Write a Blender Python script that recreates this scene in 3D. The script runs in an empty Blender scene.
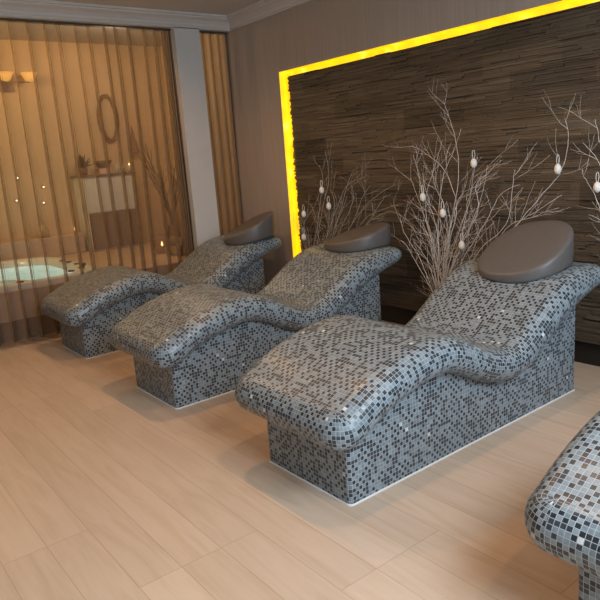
import bpy, bmesh, math, random
from mathutils import Matrix, Vector
random.seed(7)
PI = math.pi
SC = bpy.context.scene
COL = SC.collection

# ------------------------------------------------------------------ camera, world, light, exposure
cam = bpy.data.cameras.new('camera')
cam.sensor_fit = 'HORIZONTAL'; cam.sensor_width = 36.0; cam.lens = 38.25
cam.clip_start = 0.02
cam_o = bpy.data.objects.new('camera', cam); COL.objects.link(cam_o)
def cam_matrix(yaw, pitch, roll, loc):
    f = Vector((math.sin(yaw)*math.cos(pitch), math.cos(yaw)*math.cos(pitch), -math.sin(pitch)))
    r = Vector((math.cos(yaw), -math.sin(yaw), 0)); d = f.cross(r)
    rr = math.cos(roll)*r + math.sin(roll)*d
    dd = -math.sin(roll)*r + math.cos(roll)*d
    m = Matrix((rr, -dd, -f)).transposed().to_4x4()
    m.translation = Vector(loc)
    return m
cam_o.matrix_world = cam_matrix(-0.9203434, 0.22084228, 0.07614086, (0, 0, 1.5))
SC.camera = cam_o

SC.view_settings.view_transform = 'Standard'
SC.view_settings.look = 'None'
SC.view_settings.gamma = 1.0
SC.view_settings.use_curve_mapping = False
SC.view_settings.exposure = 0.0

world = bpy.data.worlds.new('world'); SC.world = world
world.use_nodes = True
wb = world.node_tree.nodes['Background']
wb.inputs['Color'].default_value = (0.62, 0.78, 1.0, 1); wb.inputs['Strength'].default_value = 0.6

def area(name, loc, direction, sx, sy, energy, color):
    l = bpy.data.lights.new(name, 'AREA'); l.shape = 'RECTANGLE'; l.size = sx; l.size_y = sy
    l.energy = energy; l.color = color
    o = bpy.data.objects.new(name, l); COL.objects.link(o)
    o.location = loc; o.rotation_euler = Vector(direction).to_track_quat('-Z', 'Z').to_euler()
    return o
def spot(name, loc, energy, color, size=152, radius=0.022, blend=0.6, direction=(0, 0, -1)):
    l = bpy.data.lights.new(name, 'SPOT'); l.energy = energy; l.color = color
    l.spot_size = math.radians(size); l.spot_blend = blend; l.shadow_soft_size = radius
    o = bpy.data.objects.new(name, l); COL.objects.link(o); o.location = loc
    o.rotation_euler = Vector(direction).to_track_quat('-Z', 'Y').to_euler()
    return o
def point(name, loc, energy, color, radius=0.1):
    l = bpy.data.lights.new(name, 'POINT'); l.energy = energy; l.color = color; l.shadow_soft_size = radius
    o = bpy.data.objects.new(name, l); COL.objects.link(o); o.location = loc
    return o
# daylight through the window in the right wall
area('daylight', (2.62, 1.1, 1.65), (-1, 0, -0.1), 3.2, 1.4, 150, (0.58, 0.80, 1.0))
# daylight through the roof light
area('daylight', (1.1, 1.6, 2.99), (0, 0, -1), 1.3, 2.2, 175, (0.72, 0.87, 1.0))
WARM = (1.0, 0.57, 0.26)
for x, e in ((-5.45, 34), (-3.7, 62), (-1.9, 46), (-0.1, 40)):
    spot('downlight', (x, 2.1, 2.93), e, WARM)
for x, e in ((-4.6, 6), (-0.6, 10)):  # second row, added out of view to put warm light on the floor
    spot('downlight', (x, -0.3, 2.93), e, WARM)
# the hot tub room behind the sheer curtains
point('tub_room_lamp', (-7.4, 1.0, 2.85), 76, (1.0, 0.62, 0.22), 0.15)
point('tub_room_lamp', (-7.3, 3.2, 2.7), 30, (1.0, 0.74, 0.47), 0.15)

# ------------------------------------------------------------------ helpers
def link(name, me, mat=None, parent=None, smooth=False):
    o = bpy.data.objects.new(name, me); COL.objects.link(o)
    if mat: me.materials.append(mat)
    if parent: o.parent = parent
    if smooth:
        for p in me.polygons: p.use_smooth = True
    return o
def obj(name, bm, mat=None, parent=None, smooth=False):
    me = bpy.data.meshes.new(name); bm.normal_update(); bm.to_mesh(me); bm.free()
    return link(name, me, mat, parent, smooth)
def pydata(name, v, f, mat=None, parent=None, smooth=False):
    me = bpy.data.meshes.new(name); me.from_pydata(v, [], f); me.update()
    return link(name, me, mat, parent, smooth)
def thing(name, label, cat, loc=(0, 0, 0), group=None):
    o = bpy.data.objects.new(name, None); COL.objects.link(o); o.location = loc
    o.empty_display_size = 0.05
    return tag(o, label, cat, group)
def tag(o, label, cat, group=None):
    o['label'] = label; o['category'] = cat
    if group: o['group'] = group
    return o
def struct(o):
    o['kind'] = 'structure'; return o
def box(bm, x0, x1, y0, y1, z0, z1):
    vs = [bm.verts.new((x, y, z)) for x in (x0, x1) for y in (y0, y1) for z in (z0, z1)]
    for q in ((0,1,3,2),(4,6,7,5),(0,4,5,1),(2,3,7,6),(0,2,6,4),(1,5,7,3)):
        bm.faces.new([vs[i] for i in q])
    return bm
def bevel(bm, w, seg=2):
    bmesh.ops.recalc_face_normals(bm, faces=bm.faces[:])
    bmesh.ops.bevel(bm, geom=bm.edges[:], offset=w, segments=seg, affect='EDGES', profile=0.5)
    return bm
def bx(x0, x1, y0, y1, z0, z1, bv=0):
    bm = box(bmesh.new(), x0, x1, y0, y1, z0, z1)
    if bv: bevel(bm, bv)
    else: bmesh.ops.recalc_face_normals(bm, faces=bm.faces[:])
    return bm
def lathe(prof, n=24, bm=None, c=(0, 0, 0)):
    bm = bm or bmesh.new(); rings = []
    for r, z in prof:
        if r < 1e-5: rings.append([bm.verts.new((c[0], c[1], c[2]+z))])
        else: rings.append([bm.verts.new((c[0]+r*math.cos(2*PI*i/n), c[1]+r*math.sin(2*PI*i/n), c[2]+z)) for i in range(n)])
    for a, b in zip(rings, rings[1:]):
        for i in range(n):
            j = (i+1) % n
            if len(a) == 1 and len(b) == 1: continue
            if len(a) == 1: bm.faces.new((a[0], b[j], b[i]))
            elif len(b) == 1: bm.faces.new((a[i], a[j], b[0]))
            else: bm.faces.new((a[i], a[j], b[j], b[i]))
    bmesh.ops.recalc_face_normals(bm, faces=bm.faces[:])
    return bm
def tube(bm, pts, r0, r1, n=5, closed=False):
    pts = [Vector(p) for p in pts]; rings = []
    m = len(pts)
    for i, p in enumerate(pts):
        if closed: t = pts[(i+1) % m]-pts[i-1]
        else: t = pts[min(i+1, m-1)]-pts[max(i-1, 0)]
        if t.length < 1e-9: t = Vector((0, 0, 1))
        t.normalize()
        a = t.cross(Vector((0.13, 1, 0.21))).normalized(); b = t.cross(a)
        r = r0+(r1-r0)*i/max(m-1, 1)
        rings.append([bm.verts.new(p+r*(math.cos(2*PI*k/n)*a+math.sin(2*PI*k/n)*b)) for k in range(n)])
    prs = list(zip(rings, rings[1:]))
    if closed: prs.append((rings[-1], rings[0]))
    for A, B in prs:
        for k in range(n):
            bm.faces.new((A[k], A[(k+1) % n], B[(k+1) % n], B[k]))
    if not closed:
        bm.faces.new(rings[0][::-1]); bm.faces.new(rings[-1])
    return bm
def catmull(P, n):
    out = []
    for i in range(len(P)-1):
        p0 = P[max(i-1, 0)]; p1 = P[i]; p2 = P[i+1]; p3 = P[min(i+2, len(P)-1)]
        for k in range(n):
            t = k/n
            out.append(tuple(0.5*(2*b+(c-a)*t+(2*a-5*b+4*c-d)*t*t+(3*b-a-3*c+d)*t**3) for a, b, c, d in zip(p0, p1, p2, p3)))
    out.append(tuple(P[-1]))
    return out

# ------------------------------------------------------------------ materials
class NT:
    def __init__(s, name):
        s.m = bpy.data.materials.new(name); s.m.use_nodes = True
        s.t = s.m.node_tree; s.b = s.t.nodes['Principled BSDF']
    def n(s, typ, **kw):
        nd = s.t.nodes.new(typ)
        for k, v in kw.items():
            if k == 'ins':
                for a, b in v.items():
                    if hasattr(b, 'is_output') or isinstance(b, bpy.types.NodeSocket): s.t.links.new(b, nd.inputs[a])
                    else: nd.inputs[a].default_value = b
            else: setattr(nd, k, v)
        return nd
    def l(s, a, b): s.t.links.new(a, b)
    def math(s, op, a, b=0.0, c=None):
        ins = {0: a, 1: b}
        if c is not None: ins[2] = c
        return s.n('ShaderNodeMath', operation=op, ins=ins).outputs[0]
    def mix(s, f, a, b):
        nd = s.n('ShaderNodeMix', data_type='RGBA')
        for k, v in ((0, f), (6, a), (7, b)):
            if isinstance(v, bpy.types.NodeSocket): s.l(v, nd.inputs[k])
            else: nd.inputs[k].default_value = v
        return nd.outputs[2]
    def ramp(s, f, stops, interp='LINEAR'):
        nd = s.n('ShaderNodeValToRGB'); cr = nd.color_ramp; cr.interpolation = interp
        while len(cr.elements) < len(stops): cr.elements.new(0.5)
        for e, (p, c) in zip(cr.elements, stops): e.position = p; e.color = c
        s.l(f, nd.inputs[0]); return nd.outputs[0]
    def bump(s, h, strength, dist):
        nd = s.n('ShaderNodeBump', ins={'Strength': strength, 'Distance': dist, 'Height': h}); s.l(nd.outputs[0], s.b.inputs['Normal'])
def C(r, g, b): return (r, g, b, 1)
def simple(name, col, rough=0.5, metal=0.0, noise=0.0, scale=8, **kw):
    t = NT(name)
    t.b.inputs['Roughness'].default_value = rough; t.b.inputs['Metallic'].default_value = metal
    tc = t.n('ShaderNodeTexCoord')
    nz = t.n('ShaderNodeTexNoise', ins={'Vector': tc.outputs['Object'], 'Scale': scale, 'Detail': 4.0})
    a = max(noise, 0.02)
    lo = C(*[c*(1-a) for c in col]); hi = C(*[min(1, c*(1+a)) for c in col])
    t.l(t.ramp(nz.outputs[0], [(0.3, lo), (0.7, hi)]), t.b.inputs['Base Color'])
    for k, v in kw.items(): t.b.inputs[k.replace('_', ' ')].default_value = v
    return t.m
def emit(name, col, strength):
    t = NT(name)
    t.b.inputs['Base Color'].default_value = C(*col); t.b.inputs['Emission Color'].default_value = C(*col)
    t.b.inputs['Emission Strength'].default_value = strength
    return t.m

TILE = 0.0190
def mosaic():
    t = NT('glass_mosaic')
    uv = t.n('ShaderNodeUVMap').outputs[0]
    sep = t.n('ShaderNodeSeparateXYZ', ins={0: uv})
    u = t.math('DIVIDE', sep.outputs[0], TILE); v = t.math('DIVIDE', sep.outputs[1], TILE)
    cu = t.math('FLOOR', u); cv = t.math('FLOOR', v)
    cell = t.n('ShaderNodeCombineXYZ', ins={0: cu, 1: cv})
    wn = t.n('ShaderNodeTexWhiteNoise', noise_dimensions='2D', ins={'Vector': cell.outputs[0]})
    wn2 = t.n('ShaderNodeTexWhiteNoise', noise_dimensions='2D',
              ins={'Vector': t.n('ShaderNodeVectorMath', operation='ADD', ins={0: cell.outputs[0], 1: (37.3, 11.7, 0)}).outputs[0]})
    par = t.math('FLOORED_MODULO', t.math('ADD', cu, cv), 2.0)
    sel = t.math('SUBTRACT', wn.outputs[0], t.math('MULTIPLY', par, 0.50))
    kind = t.ramp(t.math('MULTIPLY_ADD', sel, 0.7, 0.265), [(0.0, C(0.020, 0.026, 0.034)), (0.25, C(0.036, 0.045, 0.056)), (0.42, C(0.180, 0.226, 0.255)),
                                  (0.62, C(0.198, 0.248, 0.278)), (0.82, C(0.222, 0.272, 0.302)), (0.958, C(0.55, 0.58, 0.59))], 'CONSTANT')
    hv = t.n('ShaderNodeHueSaturation', ins={'Color': kind, 'Value': t.math('MULTIPLY_ADD', wn2.outputs[0], 0.3, 0.85)})
    # streaks inside each glass tile
    nz = t.n('ShaderNodeTexNoise', ins={'Vector': uv, 'Scale': 90.0, 'Detail': 3.0})
    hv2 = t.n('ShaderNodeHueSaturation', ins={'Color': hv.outputs[0], 'Value': t.math('MULTIPLY_ADD', nz.outputs[0], 0.7, 0.65)})
    fu = t.math('ABSOLUTE', t.math('SUBTRACT', t.math('FRACT', u), 0.5)); fv = t.math('ABSOLUTE', t.math('SUBTRACT', t.math('FRACT', v), 0.5))
    e = t.math('MAXIMUM', fu, fv)
    g = t.n('ShaderNodeMapRange', ins={0: e, 1: 0.43, 2: 0.462, 3: 0.0, 4: 1.0}).outputs[0]
    t.l(t.mix(g, hv2.outputs[0], C(0.385, 0.43, 0.455)), t.b.inputs['Base Color'])
    t.l(t.n('ShaderNodeMapRange', ins={0: g, 3: 0.33, 4: 0.8}).outputs[0], t.b.inputs['Roughness'])
    t.bump(t.math('SUBTRACT', 1.0, g), 0.35, 0.0015)
    return t.m
M_MOSAIC = mosaic()

def floor_mat():
    t = NT('wood_plank_floor')
    pos = t.n('ShaderNodeNewGeometry').outputs['Position']
    sep = t.n('ShaderNodeSeparateXYZ', ins={0: pos})
    v = t.math('DIVIDE', t.math('SUBTRACT', sep.outputs[1], 0.019), 0.175)
    row = t.math('FLOOR', v)
    grp = t.math('FLOOR', t.math('DIVIDE', t.math('ADD', row, 2.0), 3.0))
    u = t.math('DIVIDE', t.math('SUBTRACT', t.math('SUBTRACT', sep.outputs[0], -1.525), t.math('MULTIPLY', t.math('SUBTRACT', grp, 3.0), 0.525)), 2.4)
    cu = t.math('FLOOR', u)
    wn = t.n('ShaderNodeTexWhiteNoise', noise_dimensions='2D', ins={'Vector': t.n('ShaderNodeCombineXYZ', ins={0: cu, 1: row}).outputs[0]})
    off = t.n('ShaderNodeVectorMath', operation='ADD', ins={0: pos, 1: t.n('ShaderNodeCombineXYZ', ins={0: t.math('MULTIPLY', wn.outputs[0], 9.0), 2: t.math('MULTIPLY', wn.outputs[0], 5.0)}).outputs[0]})
    mp = t.n('ShaderNodeMapping', ins={0: off.outputs[0], 'Scale': (1.6, 14.0, 1.0)})
    nz = t.n('ShaderNodeTexNoise', ins={'Vector': mp.outputs[0], 'Scale': 1.0, 'Detail': 6.0, 'Roughness': 0.55, 'Distortion': 1.2})
    mp2 = t.n('ShaderNodeMapping', ins={0: off.outputs[0], 'Scale': (5.0, 70.0, 1.0)})
    nz2 = t.n('ShaderNodeTexNoise', ins={'Vector': mp2.outputs[0], 'Scale': 1.0, 'Detail': 3.0})
    base = t.ramp(nz.outputs[0], [(0.25, C(0.52, 0.375, 0.265)), (0.5, C(0.585, 0.44, 0.325)), (0.8, C(0.625, 0.485, 0.37))])
    val = t.math('ADD', t.math('MULTIPLY_ADD', wn.outputs[0], 0.10, 0.90), t.math('MULTIPLY', nz2.outputs[0], 0.10))
    hv = t.n('ShaderNodeHueSaturation', ins={'Color': base, 'Value': val})
    dv = t.math('ABSOLUTE', t.math('SUBTRACT', t.math('FRACT', v), 0.5)); du = t.math('ABSOLUTE', t.math('SUBTRACT', t.math('FRACT', u), 0.5))
    gv = t.math('GREATER_THAN', dv, 0.488); gu = t.math('GREATER_THAN', du, 0.4991)
    g = t.math('MAXIMUM', gv, gu)
    t.l(t.mix(t.math('MULTIPLY', g, 0.32), hv.outputs[0], C(0.20, 0.13, 0.09)), t.b.inputs['Base Color'])
    t.b.inputs['Roughness'].default_value = 0.42
    t.bump(t.math('SUBTRACT', 1.0, g), 0.3, 0.001)
    return t.m
M_FLOOR = floor_mat()

def wallpaper():
    t = NT('taupe_wallpaper')
    pos = t.n('ShaderNodeNewGeometry').outputs['Position']
    mp = t.n('ShaderNodeMapping', ins={0: pos, 'Scale': (60.0, 60.0, 1.5)})
    nz = t.n('ShaderNodeTexNoise', ins={'Vector': mp.outputs[0], 'Scale': 1.0, 'Detail': 4.0})
    t.l(t.ramp(nz.outputs[0], [(0.3, C(0.37, 0.30, 0.245)), (0.7, C(0.43, 0.355, 0.30))]), t.b.inputs['Base Color'])
    t.b.inputs['Roughness'].default_value = 0.6
    t.bump(nz.outputs[0], 0.15, 0.002)
    return t.m
M_PAPER = wallpaper()

def slate():
    t = NT('stacked_slate')
    geo = t.n('ShaderNodeNewGeometry'); pos = geo.outputs['Position']; rnd = geo.outputs['Random Per Island']
    mp = t.n('ShaderNodeMapping', ins={0: pos, 'Scale': (3.0, 8.0, 60.0)})
    nz = t.n('ShaderNodeTexNoise', ins={'Vector': mp.outputs[0], 'Scale': 1.0, 'Detail': 6.0, 'Roughness': 0.65})
    nb = t.n('ShaderNodeTexNoise', ins={'Vector': pos, 'Scale': 1.3, 'Detail': 3.0})
    a = t.ramp(rnd, [(0.0, C(0.105, 0.076, 0.049)), (0.3, C(0.120, 0.090, 0.060)), (0.55, C(0.130, 0.100, 0.070)), (0.8, C(0.112, 0.088, 0.062)), (0.95, C(0.15, 0.122, 0.09))])
    b = t.ramp(nz.outputs[0], [(0.3, C(0.65, 0.65, 0.65)), (0.7, C(1.25, 1.22, 1.15))])
    mm = t.n('ShaderNodeMix', data_type='RGBA', blend_type='MULTIPLY'); mm.inputs[0].default_value = 1.0
    t.l(a, mm.inputs[6]); t.l(b, mm.inputs[7])
    sp = t.n('ShaderNodeSeparateXYZ', ins={0: pos})
    bz = t.math('FLOOR', t.math('DIVIDE', sp.outputs[2], 0.15))
    bw = t.n('ShaderNodeTexWhiteNoise', noise_dimensions='2D', ins={'Vector': t.n('ShaderNodeCombineXYZ', ins={0: t.math('FLOOR', t.math('ADD', t.math('DIVIDE', sp.outputs[0], 0.6), t.math('MULTIPLY', bz, 0.37))), 1: bz}).outputs[0]})
    vv = t.math('ADD', t.math('MULTIPLY_ADD', nb.outputs[0], 0.4, 0.34), t.math('MULTIPLY', bw.outputs[0], 0.5))
    hv = t.n('ShaderNodeHueSaturation', ins={'Color': mm.outputs[2], 'Value': vv})
    t.l(hv.outputs[0], t.b.inputs['Base Color'])
    t.b.inputs['Roughness'].default_value = 0.62
    t.bump(nz.outputs[0], 0.5, 0.006)
    return t.m
M_SLATE = slate()

def sheer(name, col, alpha):
    t = NT(name); t.t.nodes.remove(t.b)
    tr = t.n('ShaderNodeBsdfTransparent'); df = t.n('ShaderNodeBsdfDiffuse', ins={'Color': C(*col)}); tl = t.n('ShaderNodeBsdfTranslucent', ins={'Color': C(*col)})
    m1 = t.n('ShaderNodeMixShader', ins={0: 0.5, 1: df.outputs[0], 2: tl.outputs[0]})
    pos = t.n('ShaderNodeNewGeometry').outputs['Position']
    mp = t.n('ShaderNodeMapping', ins={0: pos, 'Scale': (30.0, 30.0, 1.2)})
    nz = t.n('ShaderNodeTexNoise', ins={'Vector': mp.outputs[0], 'Scale': 1.0, 'Detail': 3.0})
    f = t.math('MULTIPLY_ADD', nz.outputs[0], 0.16, alpha-0.08)
    m2 = t.n('ShaderNodeMixShader', ins={0: f, 1: tr.outputs[0], 2: m1.outputs[0]})
    t.l(m2.outputs[0], t.t.nodes['Material Output'].inputs[0])
    return t.m
M_SHEER = sheer('sheer_voile', (0.33, 0.225, 0.14), 0.5)
M_SHEER2 = sheer('sheer_voile_gathered', (0.36, 0.26, 0.17), 0.76)

M_WHITE = simple('white_paint', (0.62, 0.59, 0.555), 0.55)
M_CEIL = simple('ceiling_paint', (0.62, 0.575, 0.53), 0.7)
M_DARKTILE = simple('black_plinth_tile', (0.012, 0.011, 0.010), 0.15)
M_BEAD = simple('white_sealant', (0.7, 0.7, 0.68), 0.5)
M_VINYL = simple('grey_vinyl', (0.118, 0.108, 0.103), 0.42, noise=0.04, scale=30)
M_TWIG = simple('frosted_twig', (0.62, 0.58, 0.54), 0.8, noise=0.25, scale=60)
M_TWIG_SHADED = simple('shaded_twig', (0.40, 0.355, 0.30), 0.85, noise=0.25, scale=60)  # darker copy of the frosted twig, left bundle's dimmer light painted into its colour
M_VASE = simple('dark_vase', (0.02, 0.018, 0.016), 0.3)
M_EGG = simple('white_egg', (0.80, 0.77, 0.72), 0.45)
M_RIBBON = simple('white_ribbon', (0.75, 0.72, 0.68), 0.7)
M_LED = None
def led():
    t = NT('yellow_led_diffuser')
    pos = t.n('ShaderNodeNewGeometry').outputs['Position']
    nz = t.n('ShaderNodeTexNoise', ins={'Vector': pos, 'Scale': 9.0, 'Detail': 2.0})
    t.l(t.ramp(nz.outputs[0], [(0.35, C(1.0, 0.46, 0.0)), (0.58, C(1.0, 0.62, 0.0)), (0.72, C(1.0, 0.85, 0.12))]), t.b.inputs['Emission Color'])
    t.b.inputs['Base Color'].default_value = C(0.8, 0.6, 0.05)
    t.b.inputs['Emission Strength'].default_value = 1.05
    return t.m
M_LED = led()

# ------------------------------------------------------------------ the setting
CWX = -5.96       # face of the curtain wall
GY = 3.90         # face of the papered wall
SY = 3.97         # back of the slate recess
CZ = 2.95         # ceiling
OX, OZ = -5.189, 2.307    # edge of the slate recess
RX = 2.6; BY = -2.6
struct(obj('floor', bx(-9.3, RX, BY, 4.6, -0.1, 0), M_FLOOR))
bm = bmesh.new()
box(bm, -6.14, 0.4, BY, 4.3, CZ, CZ+0.1); box(bm, 1.8, RX, BY, 4.3, CZ, CZ+0.1)
box(bm, 0.4, 1.8, BY, 0.45, CZ, CZ+0.1); box(bm, 0.4, 1.8, 2.75, 4.3, CZ, CZ+0.1)
bmesh.ops.recalc_face_normals(bm, faces=bm.faces[:])
struct(obj('ceiling', bm, M_CEIL))
# papered wall with a recess for the slate
bm = bmesh.new()
box(bm, -6.14, OX, GY, 4.2, 0, CZ)
box(bm, OX, RX, GY, 4.2, OZ, CZ)
box(bm, OX, RX, SY+0.005, 4.2, 0, OZ)
bmesh.ops.recalc_face_normals(bm, faces=bm.faces[:])
struct(obj('wall_back', bm, M_PAPER))
# slate: thin courses of split stone, uneven in depth and length
bm = bmesh.new()
z = 0.15; r = random.Random(3)
while z < OZ-0.055:
    h = r.uniform(0.009, 0.019)
    x = OX+0.08+r.uniform(-0.012, 0.012)
    ztop = min(z+h, OZ-0.045)
    band = int(z/0.15)
    while x < RX-0.05:
        L = r.uniform(0.12, 0.5)
        blk = math.sin(band*12.9+int((x+band*0.23)/0.55)*78.2)*0.005
        d = 0.022+blk+r.uniform(-0.007, 0.007)
        box(bm, x, min(x+L-0.0015, RX-0.01), SY-d, SY+0.004, z, ztop-0.0012-(r.uniform(0, 0.6)*(ztop-z) if z+h > OZ-0.06 else 0))
        x += L
    z += h
bmesh.ops.recalc_face_normals(bm, faces=bm.faces[:])
struct(obj('wall_slate', bm, M_SLATE))
struct(obj('baseboard_back', bx(OX+0.08, RX, SY-0.012, SY+0.004, 0, 0.148), M_DARKTILE))
struct(obj('baseboard_corner', bx(-6.0, OX, GY-0.014, GY, 0, 0.12, 0.004), M_PAPER))
# curtain wall: pier, lintel and far solid part
bm = bmesh.new()
box(bm, -6.14, CWX, 3.24, 3.522, 0, CZ)
box(bm, -6.14, CWX, BY, 4.2, 2.822, CZ)
box(bm, -6.14, CWX, BY, -0.9, 0, 2.83)
bmesh.ops.recalc_face_normals(bm, faces=bm.faces[:])
struct(obj('wall_left', bm, M_WHITE))
# cornice, stepped profile swept along both walls with a mitre in the corner
prof = [(0, 2.828), (0.012, 2.828), (0.016, 2.842), (0.024, 2.846), (0.026, 2.868), (0.05, 2.895), (0.085, 2.915), (0.088, 2.928), (0.105, 2.932), (0.108, CZ)]
v = []; f = []
for d, z in prof:
    v += [(CWX+d, BY, z), (CWX+d, GY-d, z), (RX, GY-d, z)]
for i in range(len(prof)-1):
    for k in (0, 1):
        a = i*3+k; f.append((a, a+1, a+4, a+3))
struct(pydata('trim_1', v, f, M_CEIL))
struct(obj('wall_front', bx(-6.14, RX+0.1, BY-0.1, BY, 0, CZ), M_WHITE))
bm = bmesh.new()
box(bm, RX, RX+0.1, BY, 4.2, 0, 0.75); box(bm, RX, RX+0.1, BY, 4.2, 2.35, CZ)
box(bm, RX, RX+0.1, BY, -0.95, 0.75, 2.35); box(bm, RX, RX+0.1, 2.75, 4.2, 0.75, 2.35)
bmesh.ops.recalc_face_normals(bm, faces=bm.faces[:])
struct(obj('wall_right', bm, M_WHITE))
bm = bmesh.new()
for y in (-0.95, 0.26, 1.49, 2.7): box(bm, RX+0.02, RX+0.08, y, y+0.05, 0.75, 2.35)
for z in (0.75, 2.30): box(bm, RX+0.02, RX+0.08, -0.95, 2.75, z, z+0.05)
bmesh.ops.recalc_face_normals(bm, faces=bm.faces[:])
struct(obj('window_1', bm, M_WHITE))

# yellow LED light in the gap round the slate
t = thing('led_light_strip', 'glowing yellow light strip edging the dark slate wall panel', 'light strip', (OX, SY, 0))
def at(bm, loc):
    bmesh.ops.translate(bm, verts=bm.verts[:], vec=-Vector(loc)); return bm
L0 = (OX, SY, 0)
bm = box(bmesh.new(), OX, OX+0.07, SY-0.004, SY+0.004, 0.15, OZ-0.05); box(bm, OX, OX+0.004, GY+0.004, SY-0.004, 0.15, OZ-0.004)
obj('vertical_strip', at(bm, L0), M_LED, t)
bm = box(bmesh.new(), OX, RX-0.01, SY-0.004, SY+0.004, OZ-0.05, OZ); box(bm, OX, RX-0.01, GY+0.004, SY-0.004, OZ-0.004, OZ)
obj('horizontal_strip', at(bm, L0), M_LED, t)

# ------------------------------------------------------------------ sheer curtains
def curtain_mesh(y0, y1, ztop, zbot, pitch, depth, width, seed, x=CWX-0.075, nz=14):
    r = random.Random(seed)
    ys = []; y = y0
    while y < y1:
        p = pitch*r.uniform(0.85, 1.15); ys.append((y, p)); y += p
    prof = []
    for (y, p) in ys:
        w = width*r.uniform(0.8, 1.2); dd = depth*r.uniform(0.75, 1.15)
        a = y+(p-w)
        for k in range(5): prof.append((y+(p-w)*k/5, 0.006*math.sin(PI*k/5), 0))
        # a folded-over pleat: loops back on itself
        prof += [(a, 0, 0), (a+w*0.15, -dd*0.35, 1), (a+w*0.0, -dd*0.8, 1), (a+w*0.3, -dd, 1), (a+w*0.42, -dd*0.5, 1), (a+w*0.36, -dd*0.15, 1), (a+w*0.55, -dd*0.5, 1), (a+w*0.7, -dd, 1), (a+w*0.95, -dd*0.85, 1), (a+w*0.85, -dd*0.3, 1)]
    prof.append((y1, 0, 0))
    v = []; f = []; n = len(prof)
    ph = [r.uniform(0, 6.28) for _ in range(3)]
    for j in range(nz+1):
        tt = j/nz; z = ztop+(zbot-ztop)*tt
        for i, (yy, dx, fl) in enumerate(prof):
            s = 0.012*tt*math.sin(yy*9+ph[0]+tt*2)+0.008*tt*math.sin(yy*23+ph[1])
            sy = 0.02*tt*math.sin(yy*5+ph[2]+tt*1.5)
            v.append((x+dx*(0.75+0.5*tt)+s, min(max(yy+sy, y0), y1), z))
    for j in range(nz):
        for i in range(n-1):
            a = j*n+i; f.append((a, a+1, a+n+1, a+n))
    return v, f
def curtain(name, label, args, mat):
    v, f = curtain_mesh(*args)
    c = thing(name, label, 'curtain', (CWX-0.075, (args[0]+args[1])/2, args[3]))
    lo = c.location
    pydata('voile_panel', [tuple(Vector(p)-lo) for p in v], f, mat, c, smooth=True)
    bm = box(bmesh.new(), CWX-0.125, CWX-0.055, args[0], args[1], args[2], args[2]+0.012)
    obj('curtain_track', at(bm, lo), M_DARKTRACK, c)
    return c
M_DARKTRACK = simple('dark_track', (0.06, 0.045, 0.035), 0.5)
curtain('sheer_curtain', 'wide brown sheer curtain hanging in pleats before the hot tub', (-0.9, 3.165, 2.806, 0.03, 0.138, 0.08, 0.045, 5), M_SHEER)
curtain('gathered_curtain', 'tightly gathered end of brown sheer curtain, left of the white pier', (3.17, 3.232, 2.806, 0.03, 0.03, 0.06, 0.018, 9), M_SHEER2)
curtain('narrow_curtain', 'narrow brown curtain between the white pier and the corner', (3.53, 3.89, 2.806, 0.03, 0.095, 0.06, 0.04, 12), M_SHEER2)

# ------------------------------------------------------------------ mosaic loungers
CEN = [(1.52, 0.362), (1.62, 0.373), (1.78, 0.45), (1.94, 0.505), (2.12, 0.538), (2.27, 0.535), (2.42, 0.475), (2.58, 0.397), (2.75, 0.362), (2.88, 0.39),
       (3.02, 0.468), (3.18, 0.565), (3.32, 0.628), (3.45, 0.664), (3.58, 0.684), (3.71, 0.690)]
HT = [(1.5, .088), (1.7, .09), (2.2, .088), (2.5, .083), (2.75, .085), (3.0, .10), (3.3, .105), (3.5, .085), (3.71, .058)]
def lerp_tab(tab, y):
    if y <= tab[0][0]: return tab[0][1]
    for (a, b), (c, d) in zip(tab, tab[1:]):
        if y <= c: return b+(d-b)*(y-a)/(c-a)
    return tab[-1][1]
cl = [Vector((0, y, z)) for y, z in catmull(CEN, 14)]
arc = [0.0]
for a, b in zip(cl, cl[1:]): arc.append(arc[-1]+(b-a).length)
S = arc[-1]
def cpos(s):
    s = min(max(s, 0), S)
    lo = 0; hi = len(arc)-1
    while hi-lo > 1:
        m = (lo+hi)//2
        if arc[m] <= s: lo = m
        else: hi = m
    t = (s-arc[lo])/(arc[hi]-arc[lo])
    p = cl[lo].lerp(cl[hi], t)
    a = cl[max(lo-2, 0)]; b = cl[min(hi+2, len(cl)-1)]
    tg = (b-a).normalized()
    return p, Vector((0, -tg.z, tg.y))
def cz(y):
    for a, b in zip(cl, cl[1:]):
        if a.y <= y <= b.y: return a.z+(b.z-a.z)*(y-a.y)/(b.y-a.y)
    return cl[0].z if y < cl[0].y else cl[-1].z
def topz(y):
    best = None
    for k in range(0, 400):
        s = S*k/399; p, n = cpos(s); q = p+n*lerp_tab(HT, p.y)
        if best is None or abs(q.y-y) < best[0]: best = (abs(q.y-y), q.z)
    return best[1]
X0, X1 = -0.46, 0.403      # slab, about the lounger's own axis
Y0 = 1.64                   # base front
AX = -2.2125                # axis of the third lounger
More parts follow.
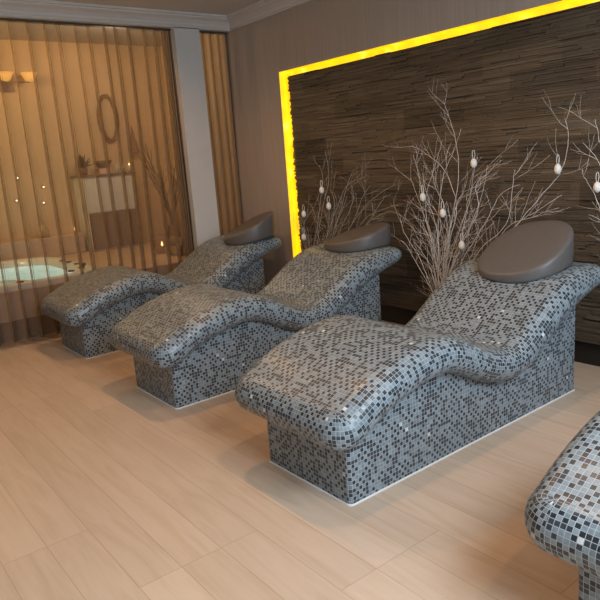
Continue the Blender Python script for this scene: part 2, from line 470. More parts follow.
def slab_mesh():
    Rc = 0.115; rr = 0.09
    bm = bmesh.new(); uvl = bm.loops.layers.uv.new('UVMap')
    nx, ns = 16, 110
    xs = [X0+Rc+(X1-X0-2*Rc)*i/nx for i in range(nx+1)]
    ss = [Rc+(S-2*Rc)*j/ns for j in range(ns+1)]
    # offsets outward of the inner rectangle: (outward, height factor, running length)
    off = [(0, 1, 0), (Rc-rr, 1, Rc-rr)]; run = Rc-rr
    K = 14
    for k in range(1, K+1):
        th = PI/2-PI*k/K
        off.append((Rc-rr+rr*math.cos(th), math.sin(th), Rc-rr+rr*PI*k/K))
    off.append((0, -1, off[-1][2]+Rc-rr))
    def P(s, x, hf):
        p, n = cpos(s); h = lerp_tab(HT, p.y)
        q = p+n*(h*hf); return bm.verts.new((x, q.y, q.z))
    def face(vs, uvs):
        try: fc = bm.faces.new(vs)
        except ValueError: return
        for lp, u in zip(fc.loops, uvs): lp[uvl].uv = u
    for side in (1, -1):
        g = [[P(s, x, side) for x in xs] for s in ss]
        for j in range(ns):
            for i in range(nx):
                vs = [g[j][i], g[j][i+1], g[j+1][i+1], g[j+1][i]]; uv = [(xs[i], ss[j]), (xs[i+1], ss[j]), (xs[i+1], ss[j+1]), (xs[i], ss[j+1])]
                if side < 0: vs.reverse(); uv.reverse()
                face(vs, uv)
    def strip(pts, closed=False):
        # pts: list of (s, x, ds, dx, uvfun)
        cols = [[P(s+ds*o, x+dx*o, hf) for (o, hf, rl) in off] for (s, x, ds, dx, fn) in pts]
        for a in range(len(pts)-1):
            for k in range(len(off)-1):
                A = (cols[a][k], cols[a][k+1], cols[a+1][k+1], cols[a+1][k])
                U = (pts[a][4](off[k][2], a), pts[a][4](off[k+1][2], a), pts[a+1][4](off[k+1][2], a+1), pts[a+1][4](off[k][2], a+1))
                face(A, U)
    xa, xb, sa, sb = xs[0], xs[-1], ss[0], ss[-1]
    strip([(s, xb, 0, 1, (lambda d, i, s=s: (xb+d, s))) for s in ss])
    strip([(s, xa, 0, -1, (lambda d, i, s=s: (xa-d, s))) for s in ss[::-1]])
    strip([(sa, x, -1, 0, (lambda d, i, x=x: (x, sa-d))) for x in xs])
    strip([(sb, x, 1, 0, (lambda d, i, x=x: (x, sb+d))) for x in xs[::-1]])
    nc = 10
    for (s, x, a0) in ((sa, xb, -PI/2), (sb, xb, 0), (sb, xa, PI/2), (sa, xa, PI)):
        pts = []
        for k in range(nc+1):
            an = a0+PI/2*k/nc
            pts.append((s, x, math.sin(an), math.cos(an), (lambda d, i, k=k, a0=a0: (3+a0+0.178*k/nc, 5+d))))
        strip(pts)
    bmesh.ops.remove_doubles(bm, verts=bm.verts[:], dist=1e-5)
    bmesh.ops.recalc_face_normals(bm, faces=bm.faces[:])
    me = bpy.data.meshes.new('reclining_top'); bm.to_mesh(me); bm.free()
    for p in me.polygons: p.use_smooth = True
    return me
def base_outline(x0, x1, y0, y1, rc=0.022):
    pts = []
    for cx, cy, a0 in ((x1-rc, y0+rc, -PI/2), (x1-rc, y1-rc, 0), (x0+rc, y1-rc, PI/2), (x0+rc, y0+rc, PI)):
        arcpts = [(cx+rc*math.cos(a0+PI/2*k/5), cy+rc*math.sin(a0+PI/2*k/5)) for k in range(6)]
        if pts:
            lx, ly = pts[-1]; nx_, ny = arcpts[0]; m = max(1, int(math.hypot(nx_-lx, ny-ly)/0.03))
            pts += [(lx+(nx_-lx)*k/m, ly+(ny-ly)*k/m) for k in range(1, m)]
        pts += arcpts
    lx, ly = pts[-1]; nx_, ny = pts[0]; m = max(1, int(math.hypot(nx_-lx, ny-ly)/0.03))
    pts += [(lx+(nx_-lx)*k/m, ly+(ny-ly)*k/m) for k in range(1, m)]
    return pts
BX0, BX1, BY0, BY1 = -0.308, 0.308, Y0, 3.49
def base_mesh():
    bm = bmesh.new(); uvl = bm.loops.layers.uv.new('UVMap')
    out = base_outline(BX0, BX1, BY0, BY1); n = len(out)
    lo = [bm.verts.new((x, y, 0.002)) for x, y in out]; hi = [bm.verts.new((x, y, cz(y)-0.03)) for x, y in out]
    L = 0.0
    for i in range(n):
        j = (i+1) % n; d = math.hypot(out[j][0]-out[i][0], out[j][1]-out[i][1])
        fc = bm.faces.new((lo[i], lo[j], hi[j], hi[i]))
        for lp, u in zip(fc.loops, ((L, 0.002), (L+d, 0.002), (L+d, hi[j].co.z), (L, hi[i].co.z))): lp[uvl].uv = (u[0]+7, u[1])
        L += d
    bm.faces.new(lo[::-1])
    me = bpy.data.meshes.new('base'); bm.to_mesh(me); bm.free()
    return me
def bead_mesh():
    v = []; f = []
    A = base_outline(BX0-0.007, BX1+0.007, BY0-0.007, BY1+0.007, 0.027); B = base_outline(BX0-0.001, BX1+0.001, BY0-0.001, BY1+0.001, 0.022)
    n = min(len(A), len(B)); A = A[:n]; B = B[:n]
    for (x, y), (p, q) in zip(A, B): v += [(x, y, 0.0005), (x*0.6+p*0.4, y*0.6+q*0.4, 0.005), (p, q, 0.007)]
    for i in range(n):
        j = (i+1) % n
        for k in (0, 1): f.append((i*3+k, j*3+k, j*3+k+1, i*3+k+1))
    me = bpy.data.meshes.new('sealant_bead'); me.from_pydata(v, [], f); me.update()
    return me
slab_me, base_me, bead_me = slab_mesh(), base_mesh(), bead_mesh()
for me, m in ((slab_me, M_MOSAIC), (base_me, M_MOSAIC), (bead_me, M_BEAD)): me.materials.append(m)
def make_lounger(label):
    t = thing('mosaic_lounger', label, 'lounger', (0, 0, 0), 'tiled loungers in a row')
    for n, me in (('reclining_top', slab_me), ('base', base_me), ('sealant_bead', bead_me)):
        o = bpy.data.objects.new(n, me); COL.objects.link(o); o.parent = t
    return t
def dup(root, loc, label):
    r = root.copy(); COL.objects.link(r); r.location = loc; r['label'] = label
    for ch in list(root.children):
        c = ch.copy(); COL.objects.link(c); c.parent = r
    return r
# Empty sits at the foot of the base: shift meshes so
for me in (slab_me, base_me, bead_me): me.transform(Matrix.Translation((0, -Y0, 0)))
AXES = [-5.43, -3.832, AX, -0.572]
LL = ['grey mosaic tiled lounger nearest the sheer curtains, farthest of the row',
      'grey mosaic tiled lounger second from the curtains',
      'grey mosaic tiled lounger with the whole oval headrest in front of tall egg-hung twigs',
      'grey mosaic tiled lounger cut off by the bottom right corner of the photo']
l0 = make_lounger(LL[2]); l0.location = (AXES[2], Y0, 0)
for i in (0, 1, 3): dup(l0, (AXES[i], Y0, 0), LL[i])

# headrest pillows: oval wedges, thin at the shoulder side and tall at the wall side
def pillow_mesh(cy, front_h, back_h, turn, a=0.275, b=0.235):
    bm = bmesh.new()
    n = 64; rings = []
    def H(y):
        t = (y-(cy-b))/(2*b); return front_h+(back_h-front_h)*t
    def sup(an, k):
        c, s = math.cos(an), math.sin(an); e = 2/2.35
        return (a*k*math.copysign(abs(c)**e, c), cy+b*k*math.copysign(abs(s)**e, s))
    TB = [(cy-b*1.1+b*2.2*i/40, ) for i in range(41)]
    tabz = [(y[0], topz(y[0])) for y in TB]
    # (scale, fraction of height)
    lay = [(0.0, 'b', 0), (0.5, 'b', 0), (0.9, 'b', 0), (0.965, 'b', 0.0), (0.99, 'h', 0.10), (1.0, 'h', 0.3), (1.0, 'h', 0.74), (0.994, 'h', 0.87), (0.979, 'h', 0.955), (0.955, 'h', 0.995), (0.90, 'h', 1.02), (0.7, 'h', 1.05), (0.45, 'h', 1.07), (0.2, 'h', 1.08), (0.0, 'h', 1.08)]
    for k, kind, fr in lay:
        if k == 0:
            z = lerp_tab(tabz, cy)+0.003+(H(cy)*fr if kind == 'h' else 0)
            rings.append([bm.verts.new((0, cy, z))]); continue
        ring = []
        for i in range(n):
            x, y = sup(2*PI*i/n, k)
            z0 = lerp_tab(tabz, y)+0.003
            zt = z0
            if kind == 'h':
                # the top face is a flat slope
                yl, zl = cy-b, lerp_tab(tabz, cy-b); yh, zh = cy+b, lerp_tab(tabz, cy+b)
                al = (x*math.sin(turn)+(y-cy)*math.cos(turn)+b)/(2*b)
                ztop = zl+(zh-zl)*(y-yl)/(yh-yl)+front_h+(back_h-front_h)*al
                zt = z0+(ztop-z0)*fr
            ring.append(bm.verts.new((x, y, zt)))
        rings.append(ring)
    zc = rings[-2]; rings[-1][0].co.z = sum(v.co.z for v in zc)/n
    for A, B in zip(rings, rings[1:]):
        for i in range(n):
            j = (i+1) % n
            if len(A) == 1: bm.faces.new((A[0], B[j], B[i]))
            elif len(B) == 1: bm.faces.new((A[i], A[j], B[0]))
            else: bm.faces.new((A[i], A[j], B[j], B[i]))
    bmesh.ops.recalc_face_normals(bm, faces=bm.faces[:])
    bmesh.ops.translate(bm, verts=bm.verts[:], vec=(0, -cy, 0))
    me = bpy.data.meshes.new('headrest_pillow'); bm.to_mesh(me); bm.free(); me.materials.append(M_VINYL)
    for p in me.polygons: p.use_smooth = True
    return me
PL = ['grey vinyl headrest wedge on the lounger nearest the curtains', 'grey vinyl headrest wedge on the second lounger from the curtains',
      'large grey oval headrest wedge in front of the egg-hung twigs']
for (ax, cy, fh, bh, turn), lb in zip(((-5.29, 3.46, 0.07, 0.25, 0.55), (-3.815, 3.535, 0.065, 0.175, 0.65), (AX+0.01, 3.41, 0.055, 0.255, 0.2)), PL):
    o = bpy.data.objects.new('headrest_pillow', pillow_mesh(cy, fh, bh, turn)); COL.objects.link(o); o.location = (ax, cy, 0)
    tag(o, lb, 'headrest', 'grey headrests on the loungers')

# ------------------------------------------------------------------ twig arrangements with hanging eggs
BRANCHES={
'mid':[[(-3.179,0.449),(-3.204,0.876),(-3.153,1.251),(-3.045,1.464),(-2.987,1.614)],[(-3.159,0.451),(-3.089,0.881),(-3.006,1.213),(-3.009,1.462),(-3.075,1.662),(-3.134,1.814)],[(-3.179,0.449),(-3.276,0.795),(-3.324,1.103),(-3.235,1.364),(-3.153,1.541)],[(-3.17,0.41),(-3.082,0.806),(-3.028,1.068),(-3.16,1.325),(-3.348,1.465),(-3.468,1.517)],[(-3.19,0.408),(-3.249,0.718),(-3.349,0.987),(-3.443,1.18),(-3.48,1.273)],[(-3.233,0.322),(-3.385,0.613),(-3.555,0.845),(-3.603,0.98)],[(-3.213,0.325),(-3.348,0.511),(-3.506,0.742),(-3.592,0.778)],[(-3.213,0.325),(-3.285,0.558),(-3.404,0.66),(-3.508,0.717)],[(-3.151,0.413),(-3.035,0.808),(-2.929,1.069),(-2.891,1.261),(-2.845,1.405)],[(-3.131,0.415),(-2.972,0.775),(-2.809,1.035),(-2.823,1.211),(-2.706,1.311),(-2.618,1.375)],[(-3.123,0.377),(-2.918,0.741),(-2.751,0.952),(-2.643,1.141),(-2.488,1.207)],[(-3.114,0.338),(-2.813,0.748),(-2.604,0.936),(-2.549,1.174),(-2.518,1.306)],[(-3.096,0.301),(-2.729,0.682),(-2.488,0.974),(-2.306,1.173),(-2.204,1.296),(-2.174,1.477),(-2.183,1.609)],[(-3.096,0.301),(-2.729,0.667),(-2.526,0.939),(-2.376,1.03),(-2.202,1.141)],[(-3.095,0.341),(-2.771,0.715),(-2.565,0.937),(-2.413,0.989),(-2.235,1.058)],[(-3.189,0.448),(-3.198,0.761),(-3.249,0.989),(-3.342,1.141),(-3.403,1.37),(-3.43,1.447)],[(-3.19,0.408),(-3.113,0.689),(-3.132,1.029),(-3.203,1.178),(-3.256,1.328)],[(-3.131,0.415),(-3.028,0.733),(-2.897,0.925),(-2.79,1.176),(-2.754,1.347)],[(-3.161,0.412),(-3.141,0.726),(-3.059,0.957),(-2.963,1.141),(-2.84,1.204)],[(-3.18,0.409),(-3.24,0.68),(-3.173,0.915),(-3.266,1.065),(-3.388,1.025)]],
'left':[[(-4.72,0.277),(-4.643,0.72),(-4.521,1.05),(-4.414,1.292),(-4.444,1.539)],[(-4.72,0.277),(-4.713,0.62),(-4.589,0.957),(-4.512,1.276),(-4.541,1.411)],[(-4.736,0.275),(-4.837,0.611),(-4.855,0.854),(-4.696,1.048),(-4.588,1.232)],[(-4.69,0.28),(-4.473,0.683),(-4.336,0.963),(-4.189,1.27),(-4.118,1.354)],[(-4.659,0.283),(-4.333,0.691),(-4.112,0.968),(-3.854,1.141),(-3.655,1.221)],[(-4.659,0.283),(-4.269,0.65),(-4.027,0.927),(-3.745,1.035),(-3.598,1.061)],[(-4.72,0.277),(-4.594,0.628),(-4.455,0.868),(-4.378,1.096),(-4.438,1.186)],[(-4.751,0.273),(-4.864,0.511),(-4.92,0.704),(-4.859,0.95)],[(-4.69,0.28),(-4.407,0.64),(-4.184,0.878),(-4.039,1.098),(-3.931,1.224)],[(-4.664,0.233),(-4.273,0.604),(-3.955,0.895),(-3.69,1.003),(-3.476,0.928),(-3.398,0.788)],[(-4.705,0.278),(-4.54,0.725),(-4.337,1.097),(-4.219,1.228),(-4.049,1.285)],[(-4.708,0.248),(-4.511,0.586),(-4.246,0.921),(-4.14,1.098),(-4.154,1.227)],[(-4.693,0.25),(-4.338,0.645),(-3.993,0.885),(-3.825,1.058),(-3.75,1.141)],[(-4.739,0.245),(-4.78,0.566),(-4.662,0.814),(-4.756,1.047)]],
'right':[[(-1.689,0.616),(-1.785,0.847),(-1.908,0.961),(-1.994,1.141),(-2.072,1.244),(-2.086,1.293)],[(-1.689,0.616),(-1.759,0.937),(-1.885,1.17),(-1.969,1.348),(-2.064,1.453)],[(-1.678,0.617),(-1.815,0.875),(-1.94,0.978),(-2.035,1.018)],[(-1.667,0.618),(-1.705,0.998),(-1.801,1.284),(-1.935,1.433),(-1.981,1.58)],[(-1.667,0.618),(-1.65,0.999),(-1.609,1.278),(-1.672,1.499)],[(-1.661,0.619),(-1.731,0.939),(-1.837,1.141),(-1.934,1.2),(-1.96,1.259)],[(-1.656,0.62),(-1.543,1.002),(-1.456,1.274)],[(-1.656,0.62),(-1.564,0.889),(-1.495,1.059),(-1.401,1.167)]],
}

def twig_thing(key, vase, label, seed):
    r = random.Random(seed)
    vx, vy = vase
    t = thing('twig_arrangement', label, 'twigs', (vx, vy, 0), 'bundles of frosted twigs along the slate wall')
    obj('vase', lathe([(0, 0.001), (0.055, 0.001), (0.065, 0.03), (0.06, 0.15), (0.045, 0.25), (0.05, 0.28), (0.042, 0.28), (0.037, 0.25), (0.05, 0.1), (0, 0.06)], 24), M_VASE, t, True)
    org = Vector((vx, vy, 0.08))
    extra = []
    for k in range({'mid': 12, 'left': 8, 'right': 0}[key]):
        a = BRANCHES[key][r.randrange(len(BRANCHES[key]))]; b = BRANCHES[key][r.randrange(len(BRANCHES[key]))]
        m = r.uniform(0.3, 0.7); n = min(len(a), len(b)); q = r.uniform(0.55, 0.8)
        x0, z0 = a[0]
        extra.append([(x0+(p[0]*m+o[0]*(1-m)-x0)*q, z0+(p[1]*m+o[1]*(1-m)-z0)*q) for p, o in zip(a[:n], b[:n])])
    for bi, pts in enumerate(BRANCHES[key]+extra):
        bm = bmesh.new()
        neck = Vector((vx+r.uniform(-0.025, 0.025), vy+r.uniform(-0.025, 0.025), 0.27))
        yy = r.uniform(-0.02, 0.06)
        P = [org, neck]
        for i, (x, z) in enumerate(pts):
            fr = (i+1)/len(pts)
            P.append(Vector((x+r.uniform(-.008, .008), 3.80+yy*fr+r.uniform(-0.01, 0.01), z)))
        P = [p for i, p in enumerate(P) if i < 2 or p.z > 0.30]
        cv = [Vector(p) for p in catmull([tuple(p) for p in P], 5)]
        cv = [p+Vector((r.uniform(-1, 1), 0, r.uniform(-1, 1)))*(0.004 if i > 10 else 0) for i, p in enumerate(cv)]
        loc = Vector(t.location)
        def limb(c, r0, r1, n=5): tube(bm, [p-loc for p in c], r0, r1, n)
        limb(cv, 0.0040, 0.0014)
        def sub(c, i, ln, ra, lvl):
            d = (c[min(i+1, len(c)-1)]-c[i-1]).normalized()
            ang = r.choice((-1, 1))*r.uniform(0.4, 0.95)
            dx = d.x*math.cos(ang)-d.z*math.sin(ang); dz = d.x*math.sin(ang)+d.z*math.cos(ang)
            dv = Vector((dx, r.uniform(-0.25, 0.25), dz))
            if dv.z < -0.1: dv.z = 0.1
            q = [c[i]]; m = 5
            for k in range(m):
                dv = (dv+Vector((r.uniform(-.22, .22), r.uniform(-.1, .1), r.uniform(-.1, .22)))).normalized()
                p = q[-1]+dv*ln/m
                p.y = min(max(p.y, 3.785), 3.885)
                q.append(p)
            limb(q, ra, ra*0.45, 4)
            if lvl < 1:
                for _ in range(r.choice((1, 2))): sub(q, r.choice((2, 3)), ln*r.uniform(0.35, 0.6), ra*0.65, lvl+1)
        N = len(cv)
        for _ in range(r.choice((3, 4)) if key == 'right' else r.choice((6, 7, 8))):
            i = r.randint(int(N*0.3), N-2)
            sub(cv, i, r.uniform(0.10, 0.30), 0.0016, 0)
        obj('branch', bm, M_TWIG_SHADED if key == 'left' else M_TWIG, t, True)
    return t
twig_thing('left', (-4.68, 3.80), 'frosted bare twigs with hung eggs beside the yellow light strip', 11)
twig_thing('mid', (-3.10, 3.80), 'tall frosted bare twigs with hung eggs between second and third lounger', 22)
twig_thing('right', (-1.52, 3.80), 'frosted twigs at the right edge of the photo, mostly out of view', 33)

EGGS = [(-2.838, 1.364, 'white egg hung at the upper middle of the tall twigs'), (-3.314, 1.126, 'white egg hung leftmost on the tall twigs'),
        (-3.124, 1.008, 'white egg hung among the densest stems of the tall twigs'), (-2.955, .777, 'white egg hung lowest, just left of the biggest headrest'),
        (-2.205, 1.303, 'white egg hung on the long branch above the biggest headrest'), (-1.95, 1.189, 'white egg at the right edge of the photo'),
        (-4.51, 1.187, 'white egg hung highest on the twigs beside the yellow light'), (-4.426, 1.043, 'white egg hung rightmost on the twigs beside the yellow light'),
        (-4.799, .962, 'small white egg second lowest beside the yellow light strip'), (-4.825, .74, 'white egg hung lowest on the twigs beside the yellow light')]
egg_prof = [(0, -0.033)]+[(0.0225*math.sin(PI*k/12)*(1+0.10*math.cos(PI*k/12)), -0.033*math.cos(PI*k/12)+0.002*math.sin(PI*k/12)) for k in range(1, 12)]+[(0, 0.033)]
egg_me = None
for i, (x, z, lb) in enumerate(EGGS):
    e = thing('hanging_egg', lb, 'egg', (x, 3.775, z), 'white eggs hung on the twigs')
    if egg_me is None:
        o = obj('shell', lathe(egg_prof, 20), M_EGG, e, True); egg_me = o.data
        bm = bmesh.new()
        tube(bm, [(0.005*math.sin(2*PI*k/12), 0.008*math.sin(2*PI*k/12), 0.06-0.03*math.cos(2*PI*k/12)) for k in range(12)], 0.0022, 0.0022, 5, True)
        o2 = obj('ribbon_loop', bm, M_RIBBON, e, True); rib_me = o2.data
    else:
        for n, me in (('shell', egg_me), ('ribbon_loop', rib_me)):
            o = bpy.data.objects.new(n, me); COL.objects.link(o); o.parent = e

# ------------------------------------------------------------------ the hot tub room beyond the curtains
M_TUBWALL = simple('ochre_plaster', (0.62, 0.45, 0.27), 0.7, noise=0.06, scale=3)
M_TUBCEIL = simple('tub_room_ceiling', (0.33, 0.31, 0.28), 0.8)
M_DECK = simple('beige_deck_tile', (0.55, 0.40, 0.30), 0.45, noise=0.06, scale=5)
M_STEP = simple('brown_plinth', (0.16, 0.11, 0.085), 0.5)
M_ACR = simple('white_acrylic', (0.80, 0.86, 0.84), 0.2)
BX = -8.75
struct(obj('wall_tub', bx(BX-0.1, BX, -1.5, 4.6, 0, 3.3), M_TUBWALL))
bm = box(bmesh.new(), BX, -6.14, 4.5, 4.6, 0, 3.3); box(bm, BX, -6.14, -1.6, -1.5, 0, 3.3)
bmesh.ops.recalc_face_normals(bm, faces=bm.faces[:])
struct(obj('wall_side', bm, M_TUBWALL))
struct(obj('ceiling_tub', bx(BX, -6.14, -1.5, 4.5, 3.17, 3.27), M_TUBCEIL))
bm = bx(-6.145, -6.14, -1.5, 4.5, 2.95, 3.17)
struct(obj('wall_lintel', bm, M_TUBWALL))

# deck with an opening for the tub
def rrect(x0, x1, y0, y1, r_, n=8):
    out = []
    for cx, cy, a0 in ((x1-r_, y0+r_, -PI/2), (x1-r_, y1-r_, 0), (x0+r_, y1-r_, PI/2), (x0+r_, y0+r_, PI)):
        out += [(cx+r_*math.cos(a0+PI/2*k/n), cy+r_*math.sin(a0+PI/2*k/n)) for k in range(n+1)]
    return out
TX0, TX1, TY0, TY1 = -8.42, -6.36, 0.15, 2.42
ZR = 0.5
def deck():
    t = thing('tub_surround', 'beige raised deck around the hot tub behind the curtains', 'tub surround', (-7.4, 1.5, 0))
    lo = Vector(t.location)
    bm = bmesh.new()
    box(bm, -6.29, -6.27, -1.45, 4.45, 0.2, ZR-0.03)
    inner = rrect(TX0+0.03, TX1-0.03, TY0+0.03, TY1-0.03, 0.5); outer = rrect(BX+0.005, -6.265, -1.46, 4.46, 0.001)
    I = [bm.verts.new((x, y, ZR-0.03)) for x, y in inner]; O = [bm.verts.new((x, y, ZR-0.03)) for x, y in outer]
    n = len(I)
    for i in range(n): bm.faces.new((I[i], O[i], O[(i+1) % n], I[(i+1) % n]))
    bmesh.ops.recalc_face_normals(bm, faces=bm.faces[:])
    obj('deck_top', at(bm, lo), M_DECK, t)
    obj('plinth', at(bx(-6.33, -6.31, -1.45, 4.45, 0, 0.2), lo), M_STEP, t)
deck()
def tub():
    t = thing('hot_tub', 'white hot tub with turquoise water behind the sheer curtain', 'hot tub', (-7.39, 1.285, 0))
    lo = Vector(t.location)
    rings = [(0, 0, ZR-0.03), (0, 0, ZR+0.01), (0.02, 0.02, ZR+0.022), (0.10, 0.10, ZR+0.02), (0.13, 0.13, ZR), (0.16, 0.16, ZR-0.1), (0.2, 0.2, 0.25), (0.55, 0.55, 0.22), (0.6, 0.6, 0.03)]
    bm = bmesh.new(); R_ = []
    for d, e, z in rings:
        R_.append([bm.verts.new((x, y, z)) for x, y in rrect(TX0+d, TX1-d, TY0+e, TY1-e, max(0.52-d*0.7, 0.06))])
    n = len(R_[0])
    for A, B in zip(R_, R_[1:]):
        for i in range(n): bm.faces.new((A[i], A[(i+1) % n], B[(i+1) % n], B[i]))
    bm.faces.new(R_[-1])
    bmesh.ops.recalc_face_normals(bm, faces=bm.faces[:])
    obj('tub_shell', at(bm, lo), M_ACR, t, True)
    w = NT('turquoise_water')
    tc = w.n('ShaderNodeTexCoord'); nz = w.n('ShaderNodeTexNoise', ins={'Vector': tc.outputs['Object'], 'Scale': 6.0, 'Detail': 3.0})
    w.l(w.ramp(nz.outputs[0], [(0.35, C(0.30, 0.62, 0.58)), (0.65, C(0.55, 0.80, 0.75))]), w.b.inputs['Base Color'])
    w.b.inputs['Roughness'].default_value = 0.08; w.bump(nz.outputs[0], 0.3, 0.02)
    # glow added to the water surface to brighten it, no lamps in the tub
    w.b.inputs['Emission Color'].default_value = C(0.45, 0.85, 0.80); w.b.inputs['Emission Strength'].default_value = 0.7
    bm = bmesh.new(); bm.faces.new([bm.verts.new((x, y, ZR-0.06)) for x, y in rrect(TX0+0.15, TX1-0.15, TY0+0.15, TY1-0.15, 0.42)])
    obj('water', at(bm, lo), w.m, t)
    jm = simple('jet_nozzle', (0.03, 0.04, 0.05), 0.3)
    for (x, y) in ((-7.55, 2.31), (-7.35, 2.32), (-7.1, 2.33), (-6.9, 2.32), (-6.75, 2.25), (-6.62, 2.10), (-7.0, 2.36), (-6.45, 1.55), (-6.44, 1.3)):
        o = obj('jet', at(lathe([(0, 0.0), (0.035, 0.0), (0.035, 0.012), (0.02, 0.016), (0, 0.012)], 14, None, (x, y, ZR+0.018)), lo), jm, t, True)
    obj('moulded_lip', at(tube(bmesh.new(), [(-6.75+0.3*math.cos(a), 1.35+0.35*math.sin(a), ZR-0.045) for a in [PI*0.5+PI*k/14 for k in range(15)]], 0.03, 0.03, 8), lo), M_ACR, t, True)
tub()

# white wall cabinet with things on top
M_CAB = simple('white_cabinet', (0.66, 0.68, 0.64), 0.4)
t = thing('wall_cabinet', 'pale white cabinet on the far wall behind the curtain', 'cabinet', (-8.5, 3.28, 0.47)); lo = Vector(t.location)
obj('carcass', at(bx(-8.745, -8.35, 2.98, 3.66, 0.475, 1.44, 0.004), lo), M_CAB, t)
obj('cabinet_top', at(bx(-8.745, -8.31, 2.95, 3.70, 1.441, 1.465, 0.003), lo), M_STEP, t)
for y in (2.99, 3.325): obj('door', at(bx(-8.349, -8.33, y, y+0.325, 0.98, 1.435, 0.004), lo), M_CAB, t)
for y in (2.99, 3.325): obj('drawer', at(bx(-8.349, -8.33, y, y+0.325, 0.49, 0.97, 0.004), lo), M_STEP, t)
ZT = 1.467
M_POT = simple('terracotta_pot', (0.25, 0.12, 0.07), 0.7); M_LEAF = simple('dark_leaf', (0.06, 0.07, 0.03), 0.6, noise=0.3)
t = thing('potted_plant', 'small dark potted plant on the pale cabinet behind the curtain', 'plant', (-8.5, 3.05, ZT))
obj('pot', lathe([(0, 0), (0.05, 0), (0.065, 0.10), (0.055, 0.10), (0, 0.085)], 18), M_POT, t, True)
bm = bmesh.new(); r = random.Random(4)
for k in range(46):
    a = r.uniform(0, 2*PI); e = r.uniform(0.35, 1.3); L = r.uniform(0.1, 0.26)
    d = Vector((math.cos(a)*math.cos(e), math.sin(a)*math.cos(e), math.sin(e))); s = d.cross(Vector((0, 0, 1))).normalized()*0.022
    p = Vector((0, 0, 0.09)); q = p+d*L*0.6; w = p+d*L+Vector((0, 0, -0.02))
    vs = [bm.verts.new(c) for c in (p, q+s, w, q-s)]; bm.faces.new(vs)
obj('foliage', bm, M_LEAF, t)
o = obj('bowl', lathe([(0, 0.004), (0.06, 0.0), (0.10, 0.05), (0.125, 0.10), (0.115, 0.10), (0.09, 0.055), (0, 0.02)], 24), simple('dark_bowl', (0.13, 0.075, 0.045), 0.4), None, True)
o.location = (-8.50, 3.33, ZT+0.075); tag(o, 'dark bowl on a pink box on the cabinet behind the curtain', 'bowl')
o = obj('gift_box', bx(-0.07, 0.07, -0.085, 0.085, 0, 0.075, 0.004), simple('pink_card', (0.75, 0.50, 0.42), 0.6)); o.location = (-8.50, 3.33, ZT); tag(o, 'pink box on the cabinet behind the curtain', 'box')
M_GLASS = simple('drinking_glass', (0.75, 0.75, 0.72), 0.1, Alpha=0.45)
gm = None
for y, lb in ((3.50, 'clear glass on the cabinet, nearer the bowl'), (3.59, 'clear glass on the cabinet, nearer the candle')):
    o = obj('tumbler', lathe([(0, 0), (0.028, 0), (0.034, 0.12), (0.031, 0.12), (0.026, 0.008), (0, 0.008)], 18), M_GLASS, None, True) if gm is None else link('tumbler', gm)
    gm = o.data; o.location = (-8.46, y, ZT); tag(o, lb, 'glass', 'glasses on the cabinet')
M_WAX = simple('cream_wax', (0.75, 0.62, 0.45), 0.5); M_FLAME = emit('candle_flame', (1.0, 0.55, 0.2), 9.0)
def candle(loc, label, h=0.06, rad=0.022):
    t = thing('tealight_candle', label, 'candle', loc, 'small lit candles behind the curtain')
    obj('wax', lathe([(0, 0), (rad, 0), (rad, h), (rad*0.8, h), (0, h-0.004)], 16), M_WAX, t, True)
    obj('flame', lathe([(0, h-0.003), (0.007, h+0.008), (0.006, h+0.018), (0, h+0.034)], 10), M_FLAME, t, True)
candle((-8.42, 3.665, ZT), 'lit candle at the right end of the cabinet behind the curtain', 0.09)
# oval wreath mirror on the wall
t = thing('oval_wreath', 'oval brown wreath hanging on the wall above the cabinet', 'wreath', (BX+0.03, 3.58, 2.2))
bm = bmesh.new(); r = random.Random(8)
for k in range(7):
    ph = r.uniform(0, 6.28); tube(bm, [(0.012*math.sin(5*a+ph), (0.125+0.014*math.cos(4*a+ph))*math.cos(a), (0.30+0.016*math.sin(3*a+ph))*math.sin(a)) for a in [2*PI*i/40 for i in range(40)]], 0.02, 0.02, 5, True)
obj('woven_ring', bm, simple('dry_vine', (0.16, 0.09, 0.05), 0.8, noise=0.3, scale=40), t)
# framed dark triangle-like hanging ornament right of the wreath
o = obj('wall_ornament', lathe([(0, 0), (0.075, 0.0), (0.04, 0.20), (0.006, 0.36), (0, 0.37)], 4), simple('bronze_ornament', (0.22, 0.12, 0.09), 0.5))
o.location = (BX+0.08, 3.88, 1.72); tag(o, 'tapering brown ornament on the wall right of the wreath', 'ornament')
# shelf with little lights on the far wall at left
t = thing('wall_lamp', 'round glowing amber wall lamp high behind the curtain at left', 'lamp', (BX, 2.30, 2.62))
obj('wall_plate', at(bx(BX+0.001, BX+0.03, 2.18, 2.42, 2.55, 2.7, 0.004), t.location), M_STEP, t)
M_SHADE = emit('amber_shade', (1.0, 0.58, 0.16), 0.45)
for y in (-0.28, 0, 0.28):
    obj('lamp_shade', lathe([(0, -0.02), (0.05, 0), (0.10, 0.09), (0.095, 0.09), (0.04, 0.01), (0, 0)], 16, None, (0.16, y, 0.05)), M_SHADE, t, True)
obj('lamp_arm', tube(bmesh.new(), [(0.03, 0, 0), (0.16, -0.28, 0.03), (0.16, 0.28, 0.03)], 0.01, 0.01, 6), M_STEP, t)
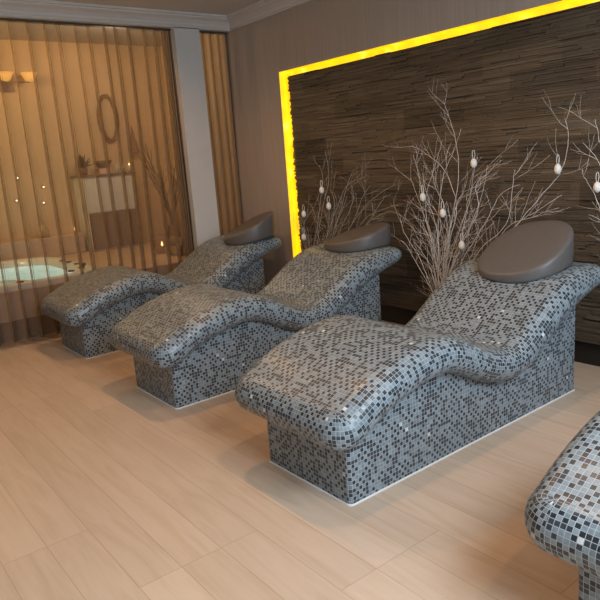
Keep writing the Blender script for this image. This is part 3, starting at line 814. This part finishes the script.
# small wall lights seen as glints
for (y, z, lb) in ((2.28, 1.50, 'tiny wall light highest at far left behind the curtain'), (2.22, 1.22, 'tiny wall light lowest at far left behind the curtain'), (2.58, 1.36, 'tiny wall light right of two others behind the curtain'), (2.55, 1.16, 'tiny wall light below right behind the curtain')):
    t = thing('wall_light', lb, 'wall light', (BX, y, z), 'tiny wall lights behind the curtain')
    obj('bezel', tube(bmesh.new(), [(0.001, 0, 0), (0.02, 0, 0)], 0.02, 0.02, 12), M_STEP, t, True)
    obj('bulb', lathe([(0, -0.012), (0.011, -0.005), (0.011, 0.005), (0, 0.012)], 10, None, (0.03, 0, 0)), emit('warm_bulb', (1, 0.75, 0.5), 4), t, True)
# ledge behind the tub with candle and jar
o = obj('back_ledge', bx(BX+0.002, BX+0.26, 0.0, 2.93, ZR-0.028, 0.72, 0.01), M_DECK); tag(o, 'low tiled ledge along the wall behind the hot tub', 'ledge')
candle((BX+0.14, 2.86, 0.722), 'lit candle on the ledge behind the hot tub', 0.05)
o = obj('storage_jar', lathe([(0, 0), (0.07, 0), (0.08, 0.06), (0.06, 0.13), (0.04, 0.15), (0.045, 0.18), (0.03, 0.18), (0, 0.16)], 20), simple('amber_jar', (0.5, 0.33, 0.18), 0.25), None, True)
o.location = (BX+0.14, 2.45, 0.722); tag(o, 'rounded amber jar on the ledge behind the hot tub', 'jar')
# floor vase of twigs and candle globe beside the cabinet
t = thing('vase_of_twigs', 'dried twigs standing in a vase behind the curtain beside the pier', 'twigs', (-7.7, 3.85, ZR-0.028))
obj('vase', lathe([(0, 0.001), (0.07, 0.001), (0.09, 0.1), (0.06, 0.25), (0.07, 0.28), (0.055, 0.28), (0.05, 0.24), (0, 0.05)], 20), simple('brown_vase', (0.16, 0.09, 0.06), 0.4), t, True)
r = random.Random(21)
for k in range(12):
    bm = bmesh.new()
    a = r.uniform(-0.55, 0.55); b = r.uniform(-0.3, 0.3); L = r.uniform(0.7, 1.1)
    pts = [(0, 0, 0.1)]+[(b*L*f*0.6+r.uniform(-.02, .02), a*L*f*(0.5+0.5*f)+r.uniform(-.02, .02), 0.27+L*f) for f in (0.05, 0.25, 0.5, 0.75, 1.0)]
    tube(bm, pts, 0.010, 0.005, 5)
    for i in (3, 4): tube(bm, [pts[i], tuple(c+d for c, d in zip(pts[i], (0, r.uniform(-.16, .16), r.uniform(.1, .22))))], 0.005, 0.003, 4)
    obj('branch', bm, simple('dry_twig', (0.13, 0.085, 0.055), 0.8) if k == 0 else bpy.data.materials['dry_twig'], t)
t = thing('candle_globe', 'brown glass globe holding a lit candle behind the curtain', 'candle holder', (-7.21, 3.43, ZR-0.028))
obj('globe', lathe([(0, 0.0), (0.06, 0.0)]+[(0.125*math.sin(a), 0.12-0.125*math.cos(a)) for a in [0.6+k*0.2 for k in range(11)]], 24), simple('smoky_glass', (0.30, 0.17, 0.13), 0.1, Alpha=0.55), t, True)
obj('flame', lathe([(0, 0.08), (0.014, 0.095), (0.012, 0.115), (0, 0.15)], 10), M_FLAME, t, True)
# rolled towels
r = random.Random(2); tw = None
for (x, y, z, lb) in ((-6.85, 3.42, 0.53, 'cream towel roll at the left of a small stack behind the curtain'), (-6.85, 3.54, 0.53, 'cream towel roll at the right of a small stack behind the curtain'), (-6.85, 3.48, 0.634, 'cream towel roll topping a small stack behind the curtain')):
    bm = bmesh.new()
    sp = [(0.12*0, 0, 0)]
    P = [((0.012+0.045*k/40)*math.cos(k*0.42), (0.012+0.045*k/40)*math.sin(k*0.42)) for k in range(41)]
    vs = [[bm.verts.new((x_, p, q)) for p, q in P] for x_ in (-0.16, 0.16)]
    for k in range(40): bm.faces.new((vs[0][k], vs[0][k+1], vs[1][k+1], vs[1][k]))
    sol = bmesh.ops.solidify(bm, geom=bm.faces[:], thickness=0.006)
    o = obj('rolled_towel', bm, bpy.data.materials.get('cream_towel') or simple('cream_towel', (0.85, 0.78, 0.68), 0.9), None, True)
    o.location = (x, y, z); tag(o, lb, 'towel', 'rolled towels behind the curtain')
